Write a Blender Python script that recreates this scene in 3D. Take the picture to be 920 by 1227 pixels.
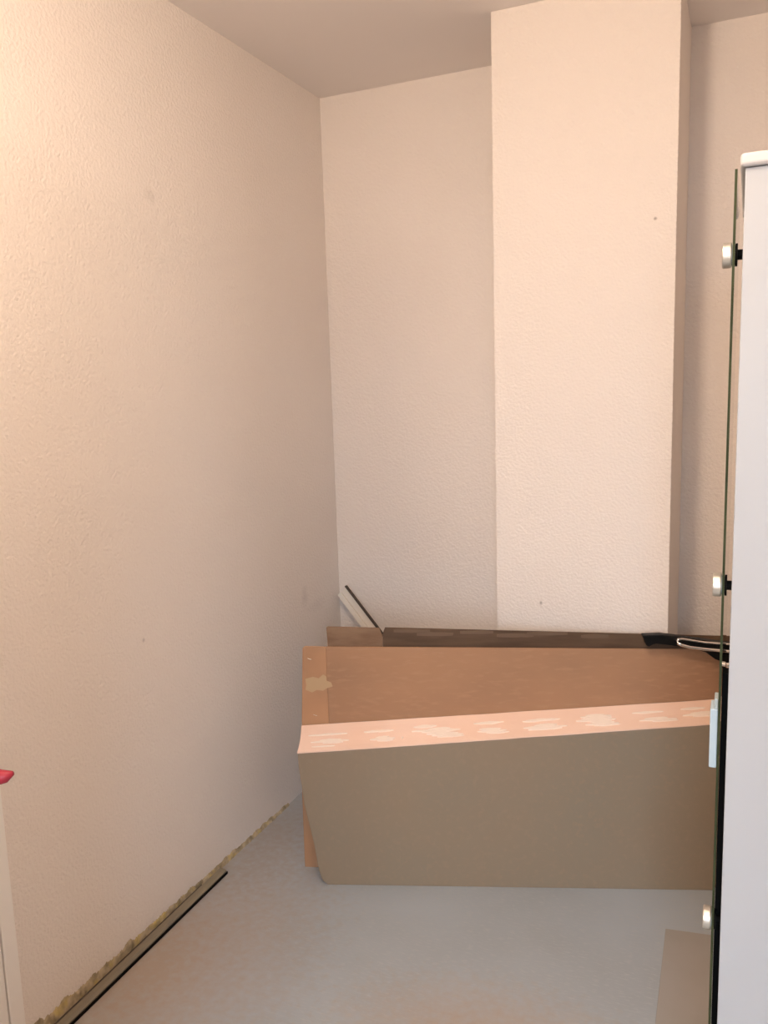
import bpy, bmesh, math, random
from mathutils import Vector, Matrix, noise
random.seed(4)
S = bpy.context.scene
for o in list(bpy.data.objects): bpy.data.objects.remove(o)
COL = S.collection

# ------------------------------------------------------------------ camera
FPX, PITCH, ROLL, YAW = 986.1, -0.150594, -0.0313425, -0.4186137
CX, CZ = 1.497, 1.5
fw = Vector((math.sin(YAW)*math.cos(PITCH), math.cos(YAW)*math.cos(PITCH), math.sin(PITCH)))
r0 = Vector((math.cos(YAW), -math.sin(YAW), 0)); u0 = r0.cross(fw)
rr = math.cos(ROLL)*r0 + math.sin(ROLL)*u0
uu = -math.sin(ROLL)*r0 + math.cos(ROLL)*u0
cd = bpy.data.cameras.new('camera'); cam = bpy.data.objects.new('camera', cd); COL.objects.link(cam)
cd.sensor_fit = 'HORIZONTAL'; cd.sensor_width = 36; cd.lens = FPX/920*36; cd.clip_start = .02
cam.matrix_world = Matrix(((rr.x, uu.x, -fw.x, CX), (rr.y, uu.y, -fw.y, 0), (rr.z, uu.z, -fw.z, CZ), (0, 0, 0, 1)))
S.camera = cam

# ------------------------------------------------------------------ world, lights, exposure
w = bpy.data.worlds.new('world'); S.world = w; w.use_nodes = True
bg = w.node_tree.nodes['Background']; bg.inputs['Color'].default_value = (.62, .78, 1, 1); bg.inputs['Strength'].default_value = 1.2
vs = S.view_settings
S.display_settings.display_device = 'sRGB'
vs.view_transform = 'Standard'; vs.look = 'None'; vs.gamma = 1; vs.use_curve_mapping = False
vs.exposure = 0.02

def light(name, kind, loc, energy, color, aim=None, **k):
    d = bpy.data.lights.new(name, kind); d.energy = energy; d.color = color
    for a, b in k.items(): setattr(d, a, b)
    o = bpy.data.objects.new(name, d); COL.objects.link(o); o.location = loc
    if aim is not None: o.rotation_euler = (Vector(aim)-Vector(loc)).to_track_quat('-Z', 'Y').to_euler()
    return o
LAMP = (1.03, .80, 2.44)
FILL_LAMP = (.80, -1.05, 2.0)
light('lamp_and_fill_light', 'POINT', LAMP, 39, (1, .80, .625), shadow_soft_size=.10)
light('lamp_and_fill_light', 'POINT', FILL_LAMP, 43, (1, .80, .625), shadow_soft_size=.12)  # added fill light behind the camera, no lamp known there
light('window_daylight', 'AREA', (1.80, -1.45, 1.5), 11, (.58, .79, 1), aim=(1.0, 1.95, 0), shape='RECTANGLE', size=.6, size_y=1.1, spread=math.radians(75))

# ------------------------------------------------------------------ materials
def mat(name, base, rough=.6, metal=0, var=None, vscale=6, vstretch=(1, 1, 1), bump=0, bscale=200, bstretch=(1, 1, 1), spots=(), spec=.5, fine=None, bdist=.002):
    m = bpy.data.materials.new(name); m.use_nodes = True
    nt = m.node_tree; N = nt.nodes; L = nt.links; b = N['Principled BSDF']
    b.inputs['Roughness'].default_value = rough; b.inputs['Metallic'].default_value = metal
    b.inputs['Specular IOR Level'].default_value = spec
    tc = N.new('ShaderNodeTexCoord')
    def nz(scale, stretch, detail=3):
        mp = N.new('ShaderNodeMapping'); mp.inputs['Scale'].default_value = stretch
        L.new(tc.outputs['Object'], mp.inputs['Vector'])
        n = N.new('ShaderNodeTexNoise'); n.inputs['Scale'].default_value = scale; n.inputs['Detail'].default_value = detail
        L.new(mp.outputs[0], n.inputs['Vector']); return n
    def mix(fac, a, c):
        x = N.new('ShaderNodeMix'); x.data_type = 'RGBA'
        L.new(fac, x.inputs['Factor'])
        if hasattr(a, 'links'): L.new(a, x.inputs[6])
        else: x.inputs[6].default_value = (*a, 1)
        x.inputs[7].default_value = (*c, 1)
        return x.outputs[2]
    col = None
    if var:
        n = nz(vscale, vstretch, 4)
        rp = N.new('ShaderNodeMapRange'); rp.inputs[1].default_value = .38; rp.inputs[2].default_value = .66
        L.new(n.outputs['Fac'], rp.inputs[0]); col = mix(rp.outputs[0], base, var)
    if fine:
        n = nz(fine[1], fine[2], 3)
        rp = N.new('ShaderNodeMapRange'); rp.inputs[1].default_value = .52; rp.inputs[2].default_value = .72
        L.new(n.outputs['Fac'], rp.inputs[0])
        col = mix(rp.outputs[0], col if col else base, fine[0])
    for (p, rad, strength, c) in spots:       # small scuffs on the walls, painted-in warm light on the floor
        v = N.new('ShaderNodeVectorMath'); v.operation = 'SUBTRACT'; v.inputs[1].default_value = p
        L.new(tc.outputs['Object'], v.inputs[0])
        sc = N.new('ShaderNodeVectorMath'); sc.operation = 'DIVIDE'; sc.inputs[1].default_value = rad
        L.new(v.outputs[0], sc.inputs[0])
        ln = N.new('ShaderNodeVectorMath'); ln.operation = 'LENGTH'; L.new(sc.outputs[0], ln.inputs[0])
        n = nz(45, (1, 1, 1)); ad = N.new('ShaderNodeMath'); ad.operation = 'ADD'
        L.new(ln.outputs['Value'], ad.inputs[0]); L.new(n.outputs['Fac'], ad.inputs[1])
        rp = N.new('ShaderNodeMapRange'); rp.inputs[1].default_value = .55; rp.inputs[2].default_value = 1.5
        rp.inputs[3].default_value = strength; rp.inputs[4].default_value = 0
        L.new(ad.outputs[0], rp.inputs[0]); col = mix(rp.outputs[0], col if col else base, c)
    if col: L.new(col, b.inputs['Base Color'])
    else: b.inputs['Base Color'].default_value = (*base, 1)
    if bump:
        n = nz(bscale, bstretch, 2)
        bp = N.new('ShaderNodeBump'); bp.inputs['Strength'].default_value = bump; bp.inputs['Distance'].default_value = bdist
        L.new(n.outputs['Fac'], bp.inputs['Height']); L.new(bp.outputs[0], b.inputs['Normal'])
    return m
WALLC = (.875, .80, .745)
SM = (.45, .38, .36)
M = {}
M['wall'] = mat('roughcast_paint', WALLC, .85, bump=.8, bscale=120, spec=.2, bdist=.004, var=(.86, .78, .72), vscale=1.4,
    spots=[((0, 1.88, 2.03), (.1, .03, .025), .22, SM), ((0, 2.612, .735), (.1, .03, .05), .25, SM), ((0, 2.70, .68), (.1, .09, .03), .12, SM),
           ((0, 1.719, .835), (.05, .006, .008), .6, SM)])
M['pillar'] = mat('pillar_paint', WALLC, .85, bump=.8, bscale=120, spec=.2, bdist=.004,
    spots=[((.916, 2.5, .813), (.006, .05, .009), .7, (.2, .15, .12)), ((1.24, 2.5, 1.941), (.006, .05, .006), .7, (.2, .15, .12)), ((.85, 2.5, .80), (.08, .05, .03), .12, (.9, .85, .78))])
M['ceil'] = mat('ceiling_paint', (.92, .86, .82), .9, bump=.15, bscale=60, spec=.1)
M['floor'] = mat('vinyl_painted_light', (.41, .455, .50), .42, var=(.375, .405, .43), vscale=2.4, vstretch=(1, 1, 1), bump=.05, bscale=60, spec=.45,
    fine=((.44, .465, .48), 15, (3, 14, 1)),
    spots=[((.10, 1.55, 0), (.46, .75, .5), .85, (.40, .31, .235)), ((1.02, 1.60, 0), (.45, .26, .5), .8, (.42, .32, .235)), ((.05, 2.25, 0), (.25, .4, .5), .6, (.33, .27, .22))])  # brown patches: warm lamp light painted into the vinyl colour
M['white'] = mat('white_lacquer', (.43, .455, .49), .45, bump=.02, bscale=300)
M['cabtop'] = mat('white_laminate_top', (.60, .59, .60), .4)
M['cream'] = mat('cream_gloss_paint', (.95, .91, .87), .35)
M['red'] = mat('red_nylon', (.30, .012, .03), .5)
M['steel'] = mat('satin_steel', (.70, .68, .62), .42, 1)
M['chrome'] = mat('bright_wire', (.85, .82, .78), .18, 1)
M['black'] = mat('black_rubber', (.003, .003, .003), .7, spec=.08)
M['dblack'] = mat('black_plastic', (.005, .005, .005), .45, spec=.2)
M['pale'] = mat('pale_grey_plastic', (.42, .53, .61), .35)
M['palegrey'] = mat('mid_grey_plastic', (.36, .42, .43), .4)
M['outer'] = mat('grey_brown_carton', (.30, .225, .155), .8, var=(.275, .225, .165), vscale=2, bump=.08, bscale=240, fine=((.31, .235, .165), 60, (1, 1, 1)))
M['kraft'] = mat('pink_kraft', (.93, .68, .55), .75, var=(.91, .645, .505), vscale=6, bump=.1, bscale=150)
M['torn'] = mat('torn_white_paper', (.96, .81, .70), .85, bump=.3, bscale=120)
M['brown'] = mat('orange_brown_board', (.42, .23, .128), .75, var=(.36, .20, .115), vscale=2.5, vstretch=(1, 1, 2.2), bump=.08, bscale=200, fine=((.43, .245, .14), 22, (1, 1, 4)))
M['brownl'] = mat('orange_brown_flap', (.49, .265, .142), .75, var=(.43, .235, .128), vscale=9, bump=.08, bscale=200)
M['patch'] = mat('beige_tape_residue', (.52, .35, .20), .7)
M['dark'] = mat('dark_brown_board', (.085, .048, .027), .75, var=(.135, .08, .046), vscale=9, vstretch=(.55, .55, 3.5), bump=.1, bscale=200)
M['darkl'] = mat('dark_brown_board_lighter', (.20, .112, .062), .75, var=(.27, .165, .10), vscale=9, vstretch=(1, 1, 4), bump=.1, bscale=200)  # lighter brown than the main panel, for the left end flap
M['glue'] = mat('dried_glue', (.15, .092, .055), .6)
M['trim'] = mat('white_plastic_profile', (.90, .83, .74), .5)
M['trimdark'] = mat('dark_seal', (.07, .05, .04), .6)
M['olive'] = mat('grey_olive_strip', (.20, .17, .13), .55, var=(.26, .22, .15), vscale=18, vstretch=(1, .4, 1), bump=.1)
M['residue'] = mat('yellowed_adhesive', (.55, .44, .29), .9, var=(.26, .21, .13), vscale=38, bump=.7, bscale=90, fine=((.60, .46, .16), 24, (1, 1, 1)))
M['sheet'] = mat('grey_beige_board', (.38, .355, .33), .7, var=(.35, .325, .29), vscale=4, bump=.06, bscale=200)
g = bpy.data.materials.new('clear_glass'); g.use_nodes = True
gb = g.node_tree.nodes['Principled BSDF']
gb.inputs['Base Color'].default_value = (.93, .97, .94, 1); gb.inputs['Roughness'].default_value = .02; gb.inputs['Transmission Weight'].default_value = 1; gb.inputs['IOR'].default_value = 1.5
M['glass'] = g
M['glassedge'] = mat('ground_glass_edge', (.05, .062, .03), .6, spec=.15, var=(.02, .028, .012), vscale=30, vstretch=(1, 1, .3))
e = bpy.data.materials.new('lamp_glow'); e.use_nodes = True
eb = e.node_tree.nodes['Principled BSDF']; eb.inputs['Emission Color'].default_value = (1, .76, .54, 1); eb.inputs['Emission Strength'].default_value = 6
M['glow'] = e

# ------------------------------------------------------------------ helpers
def link(name, me, m, parent=None, bevel=0, seg=2, smooth=False):
    me.name = name
    for x in (m if isinstance(m, (list, tuple)) else [m]): me.materials.append(x)
    o = bpy.data.objects.new(name, me); COL.objects.link(o)
    if parent: o.parent = parent; o.matrix_parent_inverse = Matrix.Translation(-parent.location)
    if bevel:
        b = o.modifiers.new('bevel', 'BEVEL'); b.width = bevel; b.segments = seg; b.limit_method = 'ANGLE'; b.harden_normals = False
    if smooth:
        for p in me.polygons: p.use_smooth = True
    return o
def frombm(bm):
    bmesh.ops.recalc_face_normals(bm, faces=bm.faces)
    me = bpy.data.meshes.new('m'); bm.to_mesh(me); bm.free(); return me
def boxes(bs):
    bm = bmesh.new()
    for (a, b) in bs:
        r = bmesh.ops.create_cube(bm, size=1)
        for v in r['verts']:
            v.co = Vector([a[i] if v.co[i] < 0 else b[i] for i in range(3)])
    return frombm(bm)
def box(name, a, b, m, parent=None, bevel=0, seg=2): return link(name, boxes([(a, b)]), m, parent, bevel, seg)
def prism(pts, frame, w0, w1):
    """pts (u, v) polygon in the plane of frame(u, v, w), thick from w0 to w1"""
    bm = bmesh.new()
    A = [bm.verts.new(frame(u, v, w0)) for u, v in pts]; B = [bm.verts.new(frame(u, v, w1)) for u, v in pts]
    bm.faces.new(A); bm.faces.new(B[::-1]); n = len(pts)
    for i in range(n): bm.faces.new((A[i], A[(i+1) % n], B[(i+1) % n], B[i]))
    return frombm(bm)
def cyl(c, axis, r, depth, seg=32, r2=None):
    bm = bmesh.new(); r2 = r if r2 is None else r2
    bmesh.ops.create_cone(bm, cap_ends=True, segments=seg, radius1=r, radius2=r2, depth=depth)
    q = Vector((0, 0, 1)).rotation_difference(Vector(axis)).to_matrix().to_4x4()
    bmesh.ops.transform(bm, matrix=Matrix.Translation(c) @ q, verts=bm.verts)
    return frombm(bm)
def tube(pts, r, seg=10, flat=1.0):
    bm = bmesh.new(); rings = []; P = [Vector(p) for p in pts]; up = Vector((0, 0, 1))
    for i, p in enumerate(P):
        d = (P[min(i+1, len(P)-1)]-P[max(i-1, 0)]).normalized()
        a = d.cross(up)
        if a.length < 1e-3: a = d.cross(Vector((1, 0, 0)))
        a.normalize(); b = a.cross(d).normalized()
        ri = r[i] if isinstance(r, (list, tuple)) else r
        rings.append([bm.verts.new(p+ri*(math.cos(t)*a+math.sin(t)*flat*b)) for t in [2*math.pi*k/seg for k in range(seg)]])
    for i in range(len(rings)-1):
        for k in range(seg): bm.faces.new((rings[i][k], rings[i][(k+1) % seg], rings[i+1][(k+1) % seg], rings[i+1][k]))
    bm.faces.new(rings[0]); bm.faces.new(rings[-1][::-1])
    return frombm(bm)
def tag(o, label=None, cat=None, group=None, kind=None):
    if label: o['label'] = label
    if cat: o['category'] = cat
    if group: o['group'] = group
    if kind: o['kind'] = kind
    return o
def thing(name, loc, label, cat):
    o = bpy.data.objects.new(name, None); COL.objects.link(o); o.location = loc; o.empty_display_size = .05
    return tag(o, label, cat)
def struct(o, label, cat): return tag(o, label, cat, kind='structure')

# ------------------------------------------------------------------ room shell
YB, ZC = 2.896, 2.567
XR, YR = 2.7, -1.5
struct(box('floor', (-1.1, YR-.1, -.1), (XR+.1, YB+.1, 0), M['floor']), 'grey-blue vinyl floor with fine streaks and warm light painted in as brown', 'floor')
struct(box('ceiling', (-.1, YR-.1, ZC), (XR+.1, YB+.1, ZC+.1), M['ceil']), 'plain matt ceiling above the alcove', 'ceiling')
struct(link('wall_left', boxes([((-.1, 1.13, 0), (0, YB, ZC)), ((-.1, YR, 0), (0, .33, ZC)), ((-.1, .33, 2.03), (0, 1.13, ZC))]), M['wall']),
       'left wall with textured cream wallpaper and faint scuffs', 'wall')
struct(box('wall_back', (-.1, YB, 0), (XR+.1, YB+.1, ZC), M['wall']), 'textured cream back wall behind the cartons', 'wall')
struct(box('wall_right', (XR, YR, 0), (XR+.1, YB, ZC), M['wall']), 'textured cream wall to the right', 'wall')
wr = struct(link('wall_rear', boxes([((-.1, YR-.1, 0), (1.45, YR, ZC)), ((2.15, YR-.1, 0), (XR+.1, YR, ZC)), ((1.45, YR-.1, 0), (2.15, YR, .85)), ((1.45, YR-.1, 2.1), (2.15, YR, ZC))]), M['wall']),
       'textured cream wall with the window', 'wall')
struct(box('trim_1', (.773, 2.5, 0), (1.297, YB, ZC), M['pillar'], bevel=.002), 'square cream pillar standing out from the back wall', 'pillar')
win = struct(link('window_1', boxes([((1.45, YR-.08, .85), (1.50, YR-.02, 2.1)), ((2.10, YR-.08, .85), (2.15, YR-.02, 2.1)), ((1.50, YR-.08, .85), (2.10, YR-.02, .90)), ((1.50, YR-.08, 2.05), (2.10, YR-.02, 2.1)), ((1.775, YR-.08, .90), (1.825, YR-.02, 2.05))]), M['white']),
       'white framed two-pane window in the rear wall', 'window')
for x0, x1 in ((1.50, 1.775), (1.825, 2.10)): box('pane', (x0, YR-.055, .90), (x1, YR-.045, 2.05), M['glass'], win)
# door in the left wall (only its casing edge and the red lever tip are seen)
struct(box('wall_hall', (-1.15, -.2, 0), (-1.05, 1.7, ZC), M['wall']), 'wall of the passage beyond the door', 'wall')
struct(link('ceiling_hall', boxes([((-1.05, -.2, 2.3), (-.1, 1.7, 2.4)), ((-1.05, -.3, 0), (-.1, -.2, 2.4)), ((-1.05, 1.7, 0), (-.1, 1.8, 2.4))]), M['ceil']), 'ceiling and ends of the passage beyond the door', 'ceiling')
d1 = struct(link('door_1', boxes([((-.1, 1.10, 0), (.004, 1.135, 2.03)), ((-.1, .325, 0), (.004, .36, 2.03)), ((-.1, .36, 2.0), (.004, 1.10, 2.035))]), M['cream']), 'cream painted door frame at the left edge', 'door frame')
box('casing', (0, 1.172, 0), (.012, 1.21, 2.11), M['cream'], d1, .002)
box('casing', (0, 1.128, 0), (.009, 1.170, 2.11), M['cream'], d1, .002)
box('casing', (0, .25, 0), (.012, .332, 2.11), M['cream'], d1, .002)
box('casing', (0, .332, 2.028), (.012, 1.128, 2.11), M['cream'], d1, .002)
# door leaf, hinged at the near jamb and swung into the room
hy = .345; HD = Vector((.905, .425, 0)).normalized(); HN = Vector((-HD.y, HD.x, 0))
leaf = thing('door_leaf', (.02, hy, .008), 'open cream door just outside the left edge, only its red lever handle showing', 'door')
def lf(u, v, w): return Vector((.02, hy, .008)) + HD*u + HN*w + Vector((0, 0, v))
link('leaf', prism([(0, 0), (.66, 0), (.66, 1.98), (0, 1.98)], lf, -.04, 0), M['cream'], leaf, .002)
for s, w0 in ((1, 0), (-1, -.04)):
    link('rosette', cyl(lf(.615, 1.012, w0+s*.004), HN, .026, .008), M['red'], leaf)
    link('lever_handle', tube([lf(.615, 1.012, w0+s*.006), lf(.615, 1.012, w0+s*.05), lf(.625, 1.012, w0+s*.058), lf(.665, 1.014, w0+s*.06), lf(.704, 1.015, w0+s*.06), lf(.718, 1.016, w0+s*.06), lf(.727, 1.020, w0+s*.06)],
         [.011, .011, .012, .012, .011, .008, .003], 14, 1.0), M['red'], leaf, smooth=True)

# bare bulb that lights the alcove and an added fill bulb, both out of view
for P, lab in ((LAMP, 'bare bulb lamp close under the ceiling above the viewer'), (FILL_LAMP, 'added fill bulb, unseen, hanging behind the viewer')):
    pl = thing('lamp_and_fill_bulb', P, lab, 'lamp')
    if ZC-P[2] > .3: link('added_fill_cord', cyl((P[0], P[1], (P[2]+.10+ZC)/2), (0, 0, 1), .003, ZC-P[2]-.10, 8), M['cream'], pl)
    link('ceiling_rose', cyl((P[0], P[1], ZC-.012), (0, 0, 1), .04, .024), M['cream'], pl)
    link('socket', cyl((P[0], P[1], P[2]+.065), (0, 0, 1), .016, .08, 24, .012), M['cream'], pl)
    bm = bmesh.new(); bmesh.ops.create_uvsphere(bm, u_segments=24, v_segments=14, radius=.030); bmesh.ops.translate(bm, verts=bm.verts, vec=P)
    link('bulb', frombm(bm), M['glow'], pl, smooth=True)

# ------------------------------------------------------------------ residue along the foot of the left wall, loose floor strips
def residue(y0, y1, h0, h1, n):
    bm = bmesh.new(); rows = []
    for i in range(n+1):
        y = y0+(y1-y0)*i/n; f = i/n
        h = (h0*(1-f)+h1*f)*(.62+.7*abs(noise.noise((y*22, 0, 3)))+.14*random.random())
        d = .003+.006*abs(noise.noise((y*60, 4, 0)))
        rows.append([bm.verts.new(c) for c in ((0, y, 0), (d+.003, y, 0), (d, y, h*.45), (d*.6, y, h*.8), (0, y, h))])
    for a, b in zip(rows, rows[1:]):
        for k in range(4): bm.faces.new((a[k], a[k+1], b[k+1], b[k]))
        bm.faces.new((a[4], a[0], b[0], b[4]))
    bm.faces.new(rows[0]); bm.faces.new(rows[-1][::-1])
    return frombm(bm)
tag(link('adhesive_residue', residue(1.215, 2.42, .042, .010, 420), M['residue']), 'crumbly yellow-brown glue residue where the baseboard was torn off the left wall', 'residue', kind='stuff')
st = thing('floor_strip', (.035, 1.6, 0), 'long grey-olive plastic strip lying on the floor against the left wall', 'strip')
def sf(u, v, w): return Vector((v, u, w))
def extr(profile, y0, y1, dx0, dx1, m, nm, bev=.0008):
    pts0 = [Vector((x+dx0, y0, z)) for x, z in profile]; pts1 = [Vector((x+dx1, y1, z)) for x, z in profile]
    bm = bmesh.new(); A = [bm.verts.new(p) for p in pts0]; B = [bm.verts.new(p) for p in pts1]; n = len(A)
    bm.faces.new(A); bm.faces.new(B[::-1])
    for i in range(n): bm.faces.new((A[i], A[(i+1) % n], B[(i+1) % n], B[i]))
    return link(nm, frombm(bm), m, st, bev)
extr([(.014, 0), (.038, 0), (.038, .010), (.030, .014), (.014, .014)], 1.2, 1.975, .010, -.001, M['olive'], 'face')
extr([(.040, 0), (.0420, 0), (.0420, .008), (.040, .008)], 1.2, 1.975, .010, -.001, M['black'], 'edge_lip', 0)
st2 = thing('backing_strip', (.012, 1.55, 0), 'narrow darker strip wedged between the long floor strip and the left wall', 'strip')
st = st2
extr([(.010, 0), (.0125, 0), (.0125, .012), (.010, .013)], 1.2, 1.88, .008, .000, M['trimdark'], 'edge_lip', 0)
extr([(.0128, 0), (.0215, 0), (.0215, .008), (.0128, .010)], 1.2, 1.90, .001, -.001, M['olive'], 'face', 0)

# loose board on the floor, lower right
def ff(u, v, w): return Vector((u, v, w))
tag(link('board_offcut', prism([(1.333, 2.182), (1.474, 2.202), (1.474, 1.60), (1.349, 1.62), (1.342, 1.824)], ff, .001, .006), M['sheet'], bevel=.001),
    'flat grey-beige board offcut lying on the floor beside the glass panel', 'board')

# ------------------------------------------------------------------ the long cartons
A0 = Vector((.362, 2.035, 0)); T = Vector((.942, .335, 0)).normalized(); NB = Vector((-T.y, T.x, 0))
def cf(u, v, w): return A0 + T*u + NB*w + Vector((0, 0, v))
UE = 1.46
def ztop(u): return .430+.0758*(u+.0)            # front top edge
def zback(u): return .478+.0655*(u+.0)
fc = thing('long_carton', cf(.6, 0, .03), 'long grey-brown carton at the front with glue-streaked pink top flap', 'carton')
edge = [(-.0715, ztop(-.0725)), (-.0705, .385), (-.058, .26), (-.035, .137), (-.023, .045), (-.012, .012), (.002, .0)]
link('front_panel', prism(edge + [(UE, 0), (UE, ztop(UE))], cf, 0, .005), M['outer'], fc, .0015)
link('back_panel', prism([(-.02, .0), (UE, 0), (UE, zback(UE)-.008), (-.068, zback(-.07)-.008), (-.066, .30)], cf, .075, .080), M['outer'], fc)
link('end_panel', prism([(.0065, .002), (.0735, .002), (.0735, .46), (.0065, .425)], lambda a, b, c: cf(c-.07+.07*max(0, 1-b/.4), b, a), .003, .008), M['outer'], fc)
link('bottom_panel', prism([(.01, .006), (UE, .006), (UE, .074), (.01, .074)], lambda u, v, w: cf(u, w, v), .0, .004), M['outer'], fc)
# top flap: plane through the front edge and the higher back edge
def flap(u, v, w):        # v 0..1 from the front edge to the back edge
    return cf(u, ztop(u)*(1-v)+zback(u)*v + w*.9, -.001+.086*v)
bm = bmesh.new(); NU, NV = 60, 6; G = []
for s in (0, 1):
    grid = []
    for i in range(NU+1):
        u = -.0725+(UE+.0725)*i/NU; row = []
        for j in range(NV+1):
            v = j/NV
            sag = -.0035*math.sin(math.pi*v)*(.6+.4*noise.noise((u*3, 0, 0)))+.0012*noise.noise((u*9, v*3, 1))
            uj = u if i else u+.003*math.sin(v*3)
            row.append(bm.verts.new(flap(uj, v, sag+(.004 if s else 0))))
        grid.append(row)
    G.append(grid)
for s in (0, 1):
    for i in range(NU):
        for j in range(NV):
            q = (G[s][i][j], G[s][i+1][j], G[s][i+1][j+1], G[s][i][j+1]); bm.faces.new(q if s else q[::-1])
for i in range(NU):
    for j in (0, NV): bm.faces.new((G[0][i][j], G[0][i+1][j], G[1][i+1][j], G[1][i][j]))
for j in range(NV):
    for i in (0, NU): bm.faces.new((G[0][i][j], G[0][i][j+1], G[1][i][j+1], G[1][i][j]))
link('top_flap', frombm(bm), M['kraft'], fc)
# torn glue streaks, each a thin ragged patch proud of the flap: (u0, u1, v, half height)
def streak(u0, u1, v, hv, seed, lift=.0042, fr=None, thick=.0009):
    fr = fr or flap
    n = max(10, int((u1-u0)/.006)); top = []; bot = []
    for i in range(n+1):
        f = i/n; e = math.sin(math.pi*f)**.8
        u = u0+(u1-u0)*f
        a = hv*e*(.75+.45*noise.noise((u*38, seed, 0))+.3*noise.noise((u*140, seed, 0))); b = hv*e*(.75+.45*noise.noise((u*34, seed, 7))+.3*noise.noise((u*130, seed, 9)))
        c = v+.02*noise.noise((u*12, seed, 3))*(hv/.1)
        top.append((u, c+abs(a)+.004)); bot.append((u, c-abs(b)-.004))
    pts = bot+top[::-1]
    def g(u, vv, w): return fr(u, vv, w)
    return prism(pts, g, lift-.004 if fr is flap else lift, lift+thick)
ST = [(-.045, .075, .60, .03), (-.035, .085, .34, .085), (-.03, .04, .17, .025),
      (.125, .215, .60, .04), (.145, .225, .30, .10), (.24, .245, .3, .02),
      (.275, .345, .66, .06), (.30, .42, .45, .15), (.27, .33, .50, .03), (.33, .43, .28, .10),
      (.455, .545, .64, .05), (.465, .56, .32, .12),
      (.60, .655, .60, .03), (.61, .71, .62, .05), (.60, .735, .33, .12),
      (.77, .86, .62, .08), (.755, .875, .47, .12), (.78, .88, .30, .09),
      (.92, 1.01, .64, .045), (.935, 1.05, .32, .10),
      (1.06, 1.13, .68, .05), (1.06, 1.19, .42, .10), (1.22, 1.33, .5, .1)]
ST2 = []
for (a, b, v, h) in ST:
    if h < .07: ST2.append((a, b, v, h)); continue
    d = b-a                                   # a wide tear is three ragged strips lying side by side
    ST2 += [(a+d*random.uniform(.05, .25), b-d*random.uniform(.1, .3), v+h*.62, h*.42), (a, b-d*random.uniform(0, .1), v, h*.5), (a+d*random.uniform(.1, .35), b-d*random.uniform(.0, .2), v-h*.62, h*.38)]
for i, s in enumerate(ST2): link('glue_streak', streak(*s, seed=i*3.7), M['torn'], fc)

# middle carton: tall orange-brown sheet with a narrow folded edge strip at its left
mc = thing('brown_carton', cf(.6, 0, .095), 'tall orange-brown carton sheet standing behind the grey-brown carton', 'carton')
def mtop(u): return .728-.0146*(u+.06)
link('main_panel', prism([(.0143, 0), (UE, 0), (UE, mtop(UE)), (.0143, mtop(.016))], cf, .088, .094), M['brown'], mc, .001)
def mf(u, v, w): return cf(u, v, w + .05*(.014-u)*1.0)
link('folded_edge', prism([(-.084, 0), (.014, 0), (.014, mtop(.014)), (-.050, mtop(-.05)+.0005), (-.0585, mtop(-.05)-.006), (-.071, .50), (-.082, .24)], mf, .0875, .0925), M['brownl'], mc, .0015)
patch = [(-.054, .625), (-.03, .632), (-.012, .628), (.002, .640), (.012, .633), (.012, .62), (.026, .615), (.030, .602), (.012, .596), (.0, .588), (-.02, .590), (-.035, .582), (-.055, .59), (-.052, .605)]
link('tape_residue', prism(patch, mf, .0862, .0868), M['patch'], mc)
for (u, v) in ((-.038, .688), (-.028, .508)):
    link('staple', tube([cf(u-.006, v+.003, .0895), cf(u-.005, v+.002, .0885), cf(u+.005, v-.001, .0885), cf(u+.006, v-.002, .0895)], .0008, 6), M['chrome'], mc)

# rear carton: dark brown sheet, notched in its top edge
rc = thing('dark_carton', cf(.6, 0, .115), 'dark brown carton sheet with a notched top edge, rearmost of the three', 'carton')
def dtop(u): return .7845-.0345*u
link('main_panel', prism([(.186, 0), (UE, 0), (UE, dtop(UE)), (.1935, dtop(.199)+.001), (.1862, .759)], cf, .110, .116), M['dark'], rc, .0008)
link('end_flap', prism([(.012, 0), (.1858, 0), (.1858, .757), (.1835, .758), (.1785, .772), (.1765, dtop(.1765)), (.020, dtop(.014)), (.0145, dtop(.014)-.003), (.0165, .74)], cf, .107, .113), M['darkl'], rc, .0008)
for i, (a, b, z, h) in enumerate([(.22, .33, .768, .002), (.29, .40, .757, .0025), (.42, .52, .762, .002), (.53, .64, .751, .003), (.62, .74, .756, .002), (.78, .86, .746, .003)]):
    link('glue_streak', streak(a, b, z, h, i*2.3, .1092 if a > .18 else .1062, cf, .0008), M['glue'], rc)

# ------------------------------------------------------------------ white trim profile wedged behind, in the corner
PT = Vector((.034, 2.862, .700)); PB = Vector((.70, 2.72, .028)); PD = (PB-PT).normalized()
PN = Vector((0, -1, 0)); PN = (PN-PD*PN.dot(PD)).normalized(); PU = PN.cross(PD).normalized()
if PU.z < 0: PU = -PU
tp = thing('plastic_profile', PB, 'pale plastic trim profile with a dark edge, leaning diagonally in the corner', 'trim profile')
LN = (PB-PT).length
def pf(l, v, w): return PT + PD*l + PU*v + PN*w
def bar(nm, v0, v1, w0, w1, m, l0=0, l1=None, bev=.001):
    l1 = LN if l1 is None else l1
    return link(nm, prism([(l0, v0), (l1, v0), (l1, v1), (l0, v1)], pf, w0, w1), m, tp, bev)
bar('lower_rib', -.026, -.0065, .0, .013, M['trim'])
bar('web', -.0050, .0235, .0, .007, M['trim'], .002)
bar('dark_edge', .0237, .0300, .0, .013, M['trimdark'], -.004)

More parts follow.
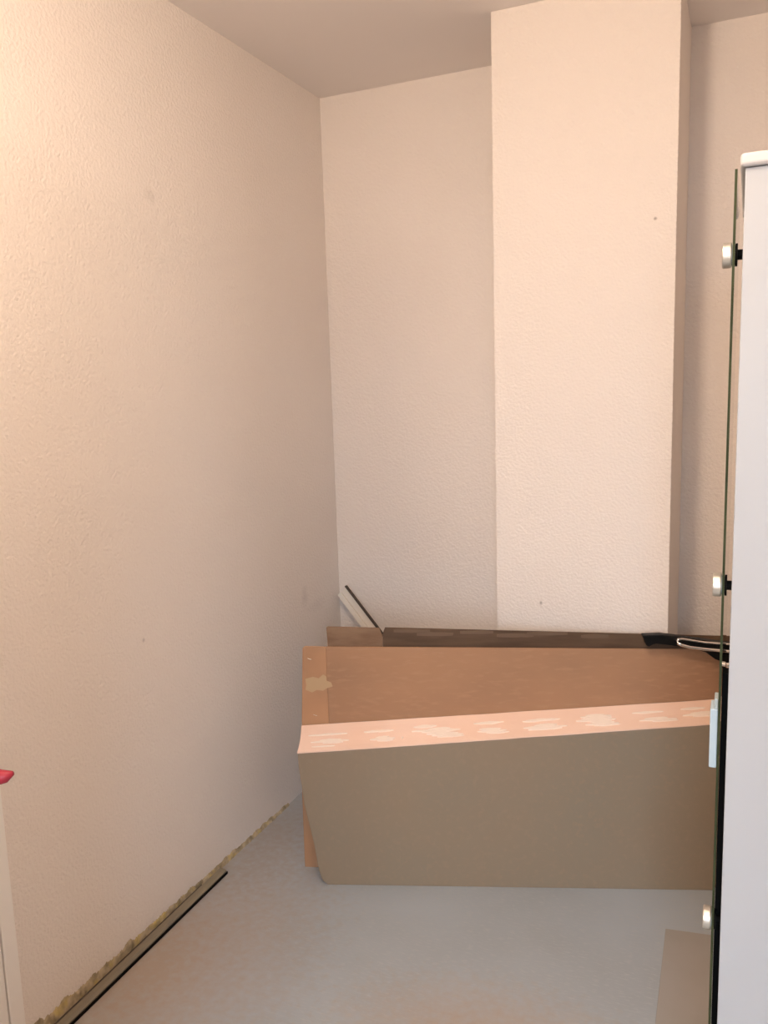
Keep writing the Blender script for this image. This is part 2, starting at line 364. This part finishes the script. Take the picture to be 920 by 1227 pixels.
# ------------------------------------------------------------------ black folded stand with a bent wire, lying over the cartons
fs = thing('folded_stand', cf(1.26, 0, .02), 'black plastic folded stand arm with bent bright wire, resting on the carton tops', 'stand')
arm = [(.947, .7650), (.999, .7668), (1.071, .7570), (1.142, .7455), (1.20, .737), (1.30, .73), (1.30, .66), (1.215, .66), (1.172, .6845), (1.153, .692), (1.127, .7127), (1.096, .7225), (1.024, .735), (.985, .7395), (.976, .737), (.964, .7305), (.957, .736), (.9545, .747)]
link('arm', prism(arm, cf, .052, .080), M['dblack'], fs, .003)
wp = [(1.36, .727), (1.2, .7375), (1.12, .7445), (1.075, .7525), (1.056, .7555), (1.046, .7545), (1.0415, .7495), (1.044, .743), (1.056, .7375), (1.08, .7305), (1.12, .725), (1.2, .7165), (1.36, .71)]
link('wire_loop', tube([cf(u, v, .0485) for u, v in wp], [.0030]*4+[.0032, .0036, .0042]+[.0052]*6, 10), M['chrome'], fs, smooth=True)
link('upright', prism([(1.22, 0), (1.30, 0), (1.30, .745), (1.22, .755)], cf, -.045, -.008), M['dblack'], fs, .004)
link('cross_tube', tube([cf(1.16, .70, -.02), cf(1.25, .70, -.02), cf(1.36, .70, -.02)], .007, 12), M['chrome'], fs, smooth=True)
link('brace', prism([(1.22, .72), (1.30, .72), (1.30, .745), (1.22, .755)], cf, -.008, .052), M['dblack'], fs)

# ------------------------------------------------------------------ white cabinet on the right
XC = 1.481; YF = 1.35; YK = 1.78; ZT = 1.796
cb = thing('tall_cabinet', (1.75, 1.55, 0), 'tall white cabinet with a rounded top board at the right edge', 'cabinet')
box('body', (XC, YF+.021, .06), (XC+.55, YK, ZT), M['white'], cb, .001)
box('door', (XC, YF, .07), (XC+.55, YF+.019, ZT-.001), M['white'], cb, .0015)
box('plinth', (XC+.02, YF+.04, 0), (XC+.53, YK-.02, .06), M['white'], cb)
bm = bmesh.new(); 
top = box('top_board', (XC-.007, YF-.008, ZT), (XC+.56, YK+.004, ZT+.019), M['cabtop'], cb, .006, 4)

# glass panel fixed to the cabinet side by round steel clamps
GX0, GX1 = 1.4672, 1.4708
gp = thing('glass_panel', (1.4692, 1.56, 0), 'upright clear glass panel seen edge-on, held by round steel clamps beside the cabinet', 'glass panel')
box('pane', (GX0, YF+.002, .02), (GX1, YF+.34, 1.795), M['glass'], gp)
box('polished_edge', (GX0, YF, .02), (GX1, YF+.0018, 1.795), M['glassedge'], gp)
for z in (1.677, 1.176, .603):
    y = YF+.016
    c = link('clamp', cyl((GX0-.0075, y, z), (1, 0, 0), .0185, .013, 40), M['steel'], gp, .002, 3)
    link('washer', cyl((GX0-.0005, y, z), (1, 0, 0), .0150, .001, 32), M['palegrey'], c)
    link('rubber_gasket', cyl((GX1+.0017, y, z), (1, 0, 0), .0165, .0030, 32), M['black'], c)
    link('spacer', cyl(((GX1+.003+XC)/2, y, z), (1, 0, 0), .0075, XC-GX1-.003, 24), M['black'], c)
# dark seal filling the gap between glass and cabinet lower down
box('seal_strip', (GX1+.0006, YF+.02, .02), (XC-.0004, YF+.05, 1.03), M['black'], gp)
box('handle_block', (1.4555, YF+.004, .875), (GX0-.0002, YF+.045, .9745), M['pale'], gp, .0015)
box('latch', (1.4610, YF+.006, .9747), (GX0-.0002, YF+.036, .9915), M['palegrey'], gp, .0008)
